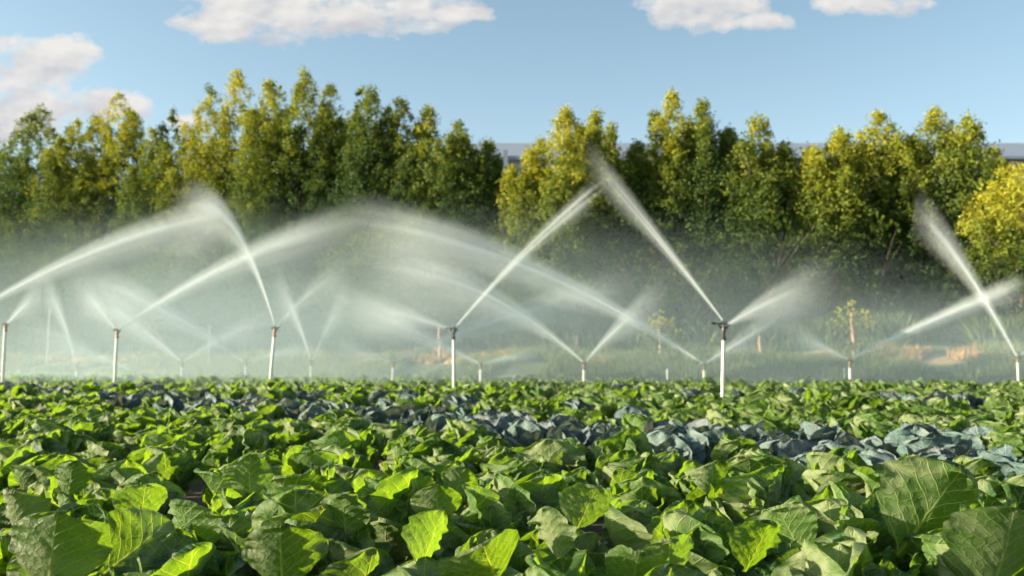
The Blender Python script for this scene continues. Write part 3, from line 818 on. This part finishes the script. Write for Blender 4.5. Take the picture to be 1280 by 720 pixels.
# ------------------------------------------------------------------ sprinklers
def sprinkler(px, top, d, base_px, label, dark=False, head_h=0.2, r=0.028, arm=1, group='sprinklers on risers'):
    d *= 0.6
    tp = P(px, top, d); bx = (base_px - 640) / F * d
    root = empty('sprinkler', (bx, d, 0)); tag(root, label, 'sprinkler', group)
    tv = Vector((tp.x - bx, 0, tp.z)); ax = tv.normalized()
    L = tv.length
    p0 = ax * (L - head_h)
    MB().tube([(0, 0, -0.05), tuple(p0 * 0.5), tuple(p0)], [r, r * 0.98, r * 0.95], 14).build('riser_pipe', M['pipe'], root, True)
    hm = M['iron'] if dark else M['bronze']; k = head_h
    MB().tube([tuple(p0 - ax * 0.03), tuple(p0 + ax * k * 0.12), tuple(p0 + ax * k * 0.13), tuple(p0 + ax * k * 0.3)], [r * 1.28, r * 1.28, r * 0.9, r * 0.9], 8).build('coupling', hm, root)
    body = MB().tube([tuple(p0 + ax * k * 0.3), tuple(p0 + ax * k * 0.45), tuple(p0 + ax * k * 0.6), tuple(p0 + ax * k * 0.8)], [r * 0.8, r * 1.05, r * 1.0, r * 0.5], 10).build('sprinkler_body', hm, root, True)
    c = p0 + ax * k * 0.55
    for s in (-1, 1):
        e_ = c + Vector((s * k * 0.34, 0, k * 0.22))
        MB().tube([tuple(c), tuple(e_ - Vector((s * k * .1, 0, k * .06))), tuple(e_)], [r * 0.5, r * 0.42, r * 0.28], 8).build('nozzle', hm, body, True)
    # bridge over the body and swinging arm
    tpv = p0 + ax * k
    armk = 0.65 if dark else 0.40
    MB().tube([tuple(c + Vector((-k * .2, 0, 0))), tuple(c + Vector((-k * .24, 0, k * .3))), tuple(tpv), tuple(c + Vector((k * .24, 0, k * .3))), tuple(c + Vector((k * .2, 0, 0)))], [r * 0.28] * 5, 6).build('bridge', hm, body, True)
    am = MB().tube([tuple(tpv - ax * k * .12 + Vector((-arm * k * armk, 0, k * .02))), tuple(tpv - ax * k * .15), tuple(tpv - ax * k * .15 + Vector((arm * k * .42, 0, -k * .05)))], [r * 0.42, r * 0.3, r * 0.3], 6)
    am.box(tuple(tpv - ax * k * .12 + Vector((-arm * k * (armk - .03), 0, 0))), (k * .2, r * 1.1, k * .14))
    am.build('swing_arm', hm, body)
    return root

S = {
    'E': sprinkler(905, 402, 22.5, 900, 'tallest pale riser on the right with a dark sprinkler head', True, 0.27, 0.029, 1),
    'D': sprinkler(567, 409, 31.0, 568, 'pale riser near the centre with a dark two-armed sprinkler head', True, 0.24, 0.030, 1),
    'A': sprinkler(344, 408, 35.0, 338, 'bright leaning riser at the left centre, brass head', False, 0.24, 0.038, -1),
    'B': sprinkler(147, 411, 38, 146, 'bright upright riser in the left quarter, brass head', False, 0.23, 0.040, 1),
    'Z': sprinkler(7, 404, 38.0, 7, 'bright riser cut close by the left edge of the photo', False, 0.2, 0.042, 1),
    'Y': sprinkler(1270, 445, 40.0, 1269, 'far riser at the right edge of the photo', False, 0.16, 0.032, 1),
    'G': sprinkler(1061, 449, 41.0, 1060, 'far riser in front of the forked pale trunk', False, 0.22, 0.042, 1),
    'I': sprinkler(879, 455, 43.0, 879, 'far short riser just left of the tallest riser', False, 0.16, 0.04, 1),
    'H': sprinkler(730, 453, 43.0, 729, 'far short riser right of centre, between the dark-headed risers', False, 0.2, 0.042, 1),
    'J': sprinkler(601, 454, 45.0, 601, 'far short riser close right of the central dark-headed riser', False, 0.16, 0.04, 1),
    'K': sprinkler(492, 452, 47.0, 491, 'far short riser left of the central dark-headed riser', False, 0.16, 0.04, 1),
    'L': sprinkler(390, 450, 48.0, 390, 'far short riser right of the bright leaning riser', False, 0.16, 0.036, 1),
    'M': sprinkler(309, 451, 50.0, 308, 'far short riser close left of the bright leaning riser', False, 0.16, 0.036, 1),
    'N': sprinkler(229, 452, 50.0, 229, 'far short riser between the two bright left-hand risers', False, 0.16, 0.036, 1),
    'O': sprinkler(98, 457, 54.0, 98, 'faint far riser in the mist left of the upright bright riser', False, 0.16, 0.036, 1),
}

# ------------------------------------------------------------------ water
def spray_material(L, a, b, w0, w1, wp, D0, dp, f0, f1, asym, end=0.0, an=-0.2, seed=0.0):
    """scattering water: density falls off from the arc's centre line z = a x - b x^2"""
    t = NT('water_spray')
    co = t.n('ShaderNodeTexCoord').outputs['Object']
    sp = t.n('ShaderNodeSeparateXYZ', None, i0=co)
    x, y, z = sp.outputs
    x = t.m('MAXIMUM', x, 0.001)
    tt = t.m('DIVIDE', x, L)
    zc = t.m('SUBTRACT', t.m('MULTIPLY', x, a), t.m('MULTIPLY', t.m('MULTIPLY', x, x), b))
    dz = t.m('SUBTRACT', z, zc)
    w_ = t.m('MULTIPLY_ADD', t.m('POWER', tt, wp), w1 - w0, w0)
    below = t.m('LESS_THAN', dz, 0.0)
    # ratio of the lower half to the upper grows along the arc: slower drops fall out first
    wz = t.m('MULTIPLY', w_, t.m('MULTIPLY_ADD', t.m('MULTIPLY', below, tt), asym, 1.0))
    qz = t.m('DIVIDE', dz, wz); qy = t.m('DIVIDE', y, w_)
    q2 = t.m('ADD', t.m('MULTIPLY', qz, qz), t.m('MULTIPLY', qy, qy))
    ker = t.m('POWER', t.m('SUBTRACT', 1.0, q2, clamp=True), 2.2)
    nv = t.n('ShaderNodeCombineXYZ', None, i0=t.m('MULTIPLY', tt, 3.0), i1=t.m('MULTIPLY', qz, 2.2), i2=t.m('MULTIPLY_ADD', qy, 0.8, seed))
    nz = t.n('ShaderNodeTexNoise', None, Vector=nv.outputs[0], Scale=1.5, Detail=2.0)
    nn = t.m('MULTIPLY_ADD', nz.outputs[0], 1.8, 0.1)
    fade = t.ramp(tt, [(0.0, 1.0), (f0, 1.0), (f1, end)], 'EASE')
    thin = t.m('POWER', t.m('DIVIDE', w0, w_), dp)
    D = t.m('MULTIPLY', t.m('MULTIPLY', t.m('MULTIPLY', ker, nn), t.m('MULTIPLY', fade, thin)), D0)
    v = t.n('ShaderNodeVolumePrincipled', None, Color=(0.90, 0.98, 1.0, 1), Density=D, Anisotropy=an)  # drops are white; the slight blue paints in sky light
    return t.out(vol=v.outputs[0])

def spray_tube(name, parent, L, a, b, w0, w1, wp, D0, dp, f0, f1, asym, end, seed, step=0.5):
    n = 26; seg = 14; V = []; Fc = []
    for i in range(n):
        tt = i / (n - 1); x = L * tt
        zc = a * x - b * x * x; w_ = (w1 - w0) * tt ** wp + w0
        for k in range(seg):
            th = 2 * math.pi * k / seg; cy, cz = math.cos(th), math.sin(th)
            V.append((x, cy * w_ * 1.03, zc + cz * w_ * 1.03 * (1 + asym * tt if cz < 0 else 1)))
    for i in range(n - 1):
        for k in range(seg):
            p = i * seg + k; q = i * seg + (k + 1) % seg
            Fc.append((p, q, q + seg, p + seg))
    Fc.append(tuple(range(seg))); Fc.append(tuple(range((n - 1) * seg, n * seg))[::-1])
    m = spray_material(L, a, b, w0, w1, wp, D0, dp, f0, f1, asym, end, seed=seed)
    m.cycles.volume_step_rate = step
    return obj(name, py_mesh(name, V, Fc, [m], True), parent)

NJ = [0]
def jet(d, start, mid, end, label, w_end=0.5, dens=1.0, yaw=0.0, streams=1, sf=0.3, f0=0.35, f1=0.9, asym=1.2, wide=1.0, endv=0.0, split=0.02, stream_len=0.6):
    """one jet of water from a nozzle; start/mid/end are its course seen from the camera at the sprinkler's distance"""
    NJ[0] += 1; d *= 0.6
    S0 = P(*start, d); Mi = P(*mid, d); En = P(*end, d)
    sgn = 1 if En.x > S0.x else -1
    x1, z1 = abs(Mi.x - S0.x), Mi.z - S0.z; x2, z2 = abs(En.x - S0.x), En.z - S0.z
    # z = a x - b x^2
    b = (z1 / x1 - z2 / x2) / (x2 - x1); a = z1 / x1 + b * x1
    cs = math.cos(yaw); L = x2 / cs; a *= cs; b *= cs * cs
    rz = yaw if sgn > 0 else math.pi - yaw
    root = empty('water_jet', S0, rz); endv = 0.0
    tag(root, label, 'water jet', 'jets of water from the sprinklers')
    seed = NJ[0] * 7.3
    k = d / 16.2
    spray_tube('spray', root, L, a, b, 0.045 * k, w_end * 1.25 * k, 1.1, 15.0 * dens / k, 1.18, f0, f1, asym, endv, seed, 0.35)
    for s in range(streams):
        da = (s - (streams - 1) / 2) * split
        spray_tube('stream', root, L * stream_len, a + da, b, 0.022 * k, 0.12 * k * wide, 1.0, 32.0 * dens / k, 1.25, sf, 1.0, 0.3, 0.0, seed + 3 + s, 0.2)
    return root

dA, dB, dE, dD = 35.0, 38.0, 22.5, 31.0
jet(38, (-50, 400), (100, 312), (320, 250), 'long pale water arc rising from the left edge of the photo', 0.55, 1.2, 0.15, f0=0.6, endv=0.25, stream_len=0.95, asym=1.5)
jet(dA, (343, 406), (250, 256), (195, 310), 'bright steep water jet curving left from the leaning riser', 0.75, 1.3, -0.1, f0=0.45, f1=0.92, endv=0.12, wide=1.6, stream_len=0.8, asym=2)
jet(dA, (345, 410), (400, 352), (480, 318), 'faint water jet rising to the right from the leaning riser', 0.75, 0.5, 0.2, f0=0.2)
jet(dB, (149, 412), (270, 335), (540, 262), 'broad bright water jet rising right from the upright left riser', 0.7, 1.2, 0.1, f0=0.4, endv=0.2, wide=1.8, stream_len=0.8)
jet(dB, (144, 411), (112, 375), (70, 343), 'short water jet rising left from the upright left riser', 0.6, 0.8, 0.1, f0=0.3)
jet(38, (9, 404), (32, 378), (68, 345), 'water jet rising right from the riser at the left edge', 0.6, 0.9, 0.1, f0=0.3)
jet(dD, (571, 407), (650, 322), (768, 222), 'thin double water jet rising right from the central riser', 0.34, 0.6, -0.1, streams=2, f0=0.75, sf=0.7, stream_len=1.0, asym=0.4, split=0.06, wide=0.7)
jet(dD, (562, 411), (500, 392), (400, 372), 'soft short water jet going left from the central riser', 0.55, 0.7, 0.2, f0=0.15)
jet(dE, (903, 400), (820, 288), (705, 150), 'tall double water jet rising left from the tallest riser', 0.55, 0.7, 0.1, streams=2, f0=0.55, stream_len=0.8, asym=0.4, split=0.07, wide=0.7)
jet(dE, (908, 407), (985, 368), (1085, 335), 'wide misty water plume going right from the tallest riser', 0.85, 0.9, 0.2, f0=0.15, asym=1.5)
jet(40, (1268, 444), (1215, 350), (1118, 236), 'steep double water jet rising left from the riser at the right edge', 0.55, 0.9, -0.1, streams=2, f0=0.5, stream_len=0.85, split=0.06, asym=0.6, wide=0.8)
jet(40, (1272, 444), (1310, 425), (1400, 395), 'water jet leaving the photo from the riser at the right edge', 0.5, 0.8)
jet(41, (1064, 447), (1165, 403), (1330, 338), 'long straight water jet rising right behind the forked trunk riser', 0.30, 0.85, 0.1, f0=0.7, endv=0.3, stream_len=1.0, asym=0.8)
jet(41, (1057, 448), (1015, 428), (960, 408), 'short faint water jet going left in front of the forked trunk', 0.4, 0.6)
jet(43, (877, 454), (690, 345), (355, 262), 'very long water arc rising left across the centre of the trees', 0.75, 1.25, 0.1, f0=0.6, endv=0.3, stream_len=0.95, wide=1.2, asym=1.2)
jet(43, (882, 453), (940, 418), (1060, 345), 'broad faint water plume rising right behind the tallest riser', 0.85, 0.7, f0=0.2)
jet(43, (728, 452), (620, 374), (385, 345), 'flat water arc going left from the short riser right of centre', 0.9, 1.0, 0.1, f0=0.5, endv=0.1, stream_len=0.8, asym=2)
jet(43, (732, 452), (770, 412), (850, 362), 'water jet rising right from the short riser right of centre', 0.6, 0.95, f0=0.4)
jet(45, (599, 454), (520, 415), (350, 352), 'long faint water jet going left behind the central riser', 0.6, 0.8, 0.1, f0=0.4)
jet(45, (604, 454), (650, 445), (715, 438), 'low short water jet going right from the far riser near the centre', 0.3, 0.55)
jet(47, (495, 451), (620, 400), (850, 355), 'long faint water jet going right behind the central riser', 0.6, 0.8, 0.1, f0=0.5, stream_len=0.8)
jet(47, (488, 452), (455, 440), (400, 425), 'low short water jet going left from the far riser left of centre', 0.35, 0.6)
jet(48, (389, 449), (372, 402), (330, 345), 'steep water jet rising left from the far riser right of the leaning one', 0.6, 1.0, f0=0.3, asym=0.8)
jet(48, (392, 449), (412, 405), (446, 360), 'steep water jet rising right from the far riser right of the leaning one', 0.6, 0.9, f0=0.3, asym=0.8)
jet(50, (306, 451), (210, 393), (60, 336), 'long water jet rising left from the far riser beside the leaning one', 0.55, 1.0, 0.1, f0=0.5, stream_len=0.9)
jet(50, (311, 451), (370, 438), (450, 428), 'low faint water jet going right beside the leaning riser', 0.4, 0.55)
jet(50, (227, 451), (160, 398), (60, 340), 'water jet rising left between the two bright left-hand risers', 0.75, 0.9, f0=0.35, asym=0.9)
jet(50, (232, 451), (275, 425), (370, 400), 'low faint water jet rising right between the two bright left-hand risers', 0.45, 0.6)
jet(54, (97, 456), (80, 405), (35, 350), 'thin steep water jet rising from the faint far riser at the left', 0.5, 0.9, f0=0.4, asym=0.8)
jet(54, (165, 462), (100, 435), (0, 405), 'low faint water jet crossing the mist at the far left', 0.5, 0.55)

# drifting mist between and behind the jets
def mist(name, c, s, D0, label, seed):
    t = NT('mist')
    co = t.n('ShaderNodeTexCoord').outputs['Object']
    ln = t.n('ShaderNodeVectorMath', {'operation': 'LENGTH'}, i0=co).outputs['Value']
    nz = t.n('ShaderNodeTexNoise', None, Vector=co, Scale=1.3, Detail=1.0)
    k = t.m('POWER', t.m('SUBTRACT', 1.0, t.m('MULTIPLY', ln, ln), clamp=True), 1.5)
    D = t.m('MULTIPLY', t.m('MULTIPLY', k, t.m('MULTIPLY_ADD', nz.outputs[0], 2.0, 0.0)), D0)
    v = t.n('ShaderNodeVolumePrincipled', None, Color=(0.74, 0.93, 1.0, 1), Density=D, Anisotropy=0.0)  # blue tint stands for sky light on white droplets
    m = t.out(vol=v.outputs[0]); m.cycles.volume_step_rate = 0.6
    V = []; Fc = []; nu, nv = 24, 13
    for j in range(nv):
        th = math.pi * j / (nv - 1)
        for i in range(nu):
            ph = 2 * math.pi * i / nu
            V.append((math.sin(th) * math.cos(ph) * 1.03, math.sin(th) * math.sin(ph) * 1.03, math.cos(th) * 1.03))
    for j in range(nv - 1):
        for i in range(nu):
            a_ = j * nu + i; b_ = j * nu + (i + 1) % nu
            Fc.append((a_, a_ + nu, b_ + nu, b_))
    o = obj(name, py_mesh(name, V, Fc, [m], True)); o.location = c; o.scale = s
    tag(o, label, 'mist', kind='stuff')
    return o
mist('mist', (-6, 27, 0.5), (27, 10, 5.8), 0.034, 'drifting spray mist hanging low over the far field', 1)
mist('mist', (-13, 31, 1.0), (13, 6, 5.8), 0.038, 'thicker spray mist over the left part of the far field', 2)
mist('mist', (14, 25, 0.5), (14, 6, 3.0), 0.04, 'thin spray mist over the right part of the far field', 3)

# ------------------------------------------------------------------ render settings
scene.view_settings.view_transform = 'Standard'
scene.view_settings.look = 'None'
scene.view_settings.exposure = 1.68
scene.view_settings.gamma = 1.0
scene.view_settings.use_curve_mapping = False
cy = scene.cycles
cy.use_denoising = True
cy.use_adaptive_sampling = True; cy.adaptive_threshold = 0.04
cy.max_bounces = 5; cy.diffuse_bounces = 2; cy.glossy_bounces = 2; cy.transmission_bounces = 3; cy.transparent_max_bounces = 8; cy.volume_bounces = 1
cy.volume_max_steps = 256
cy.sample_clamp_indirect = 6
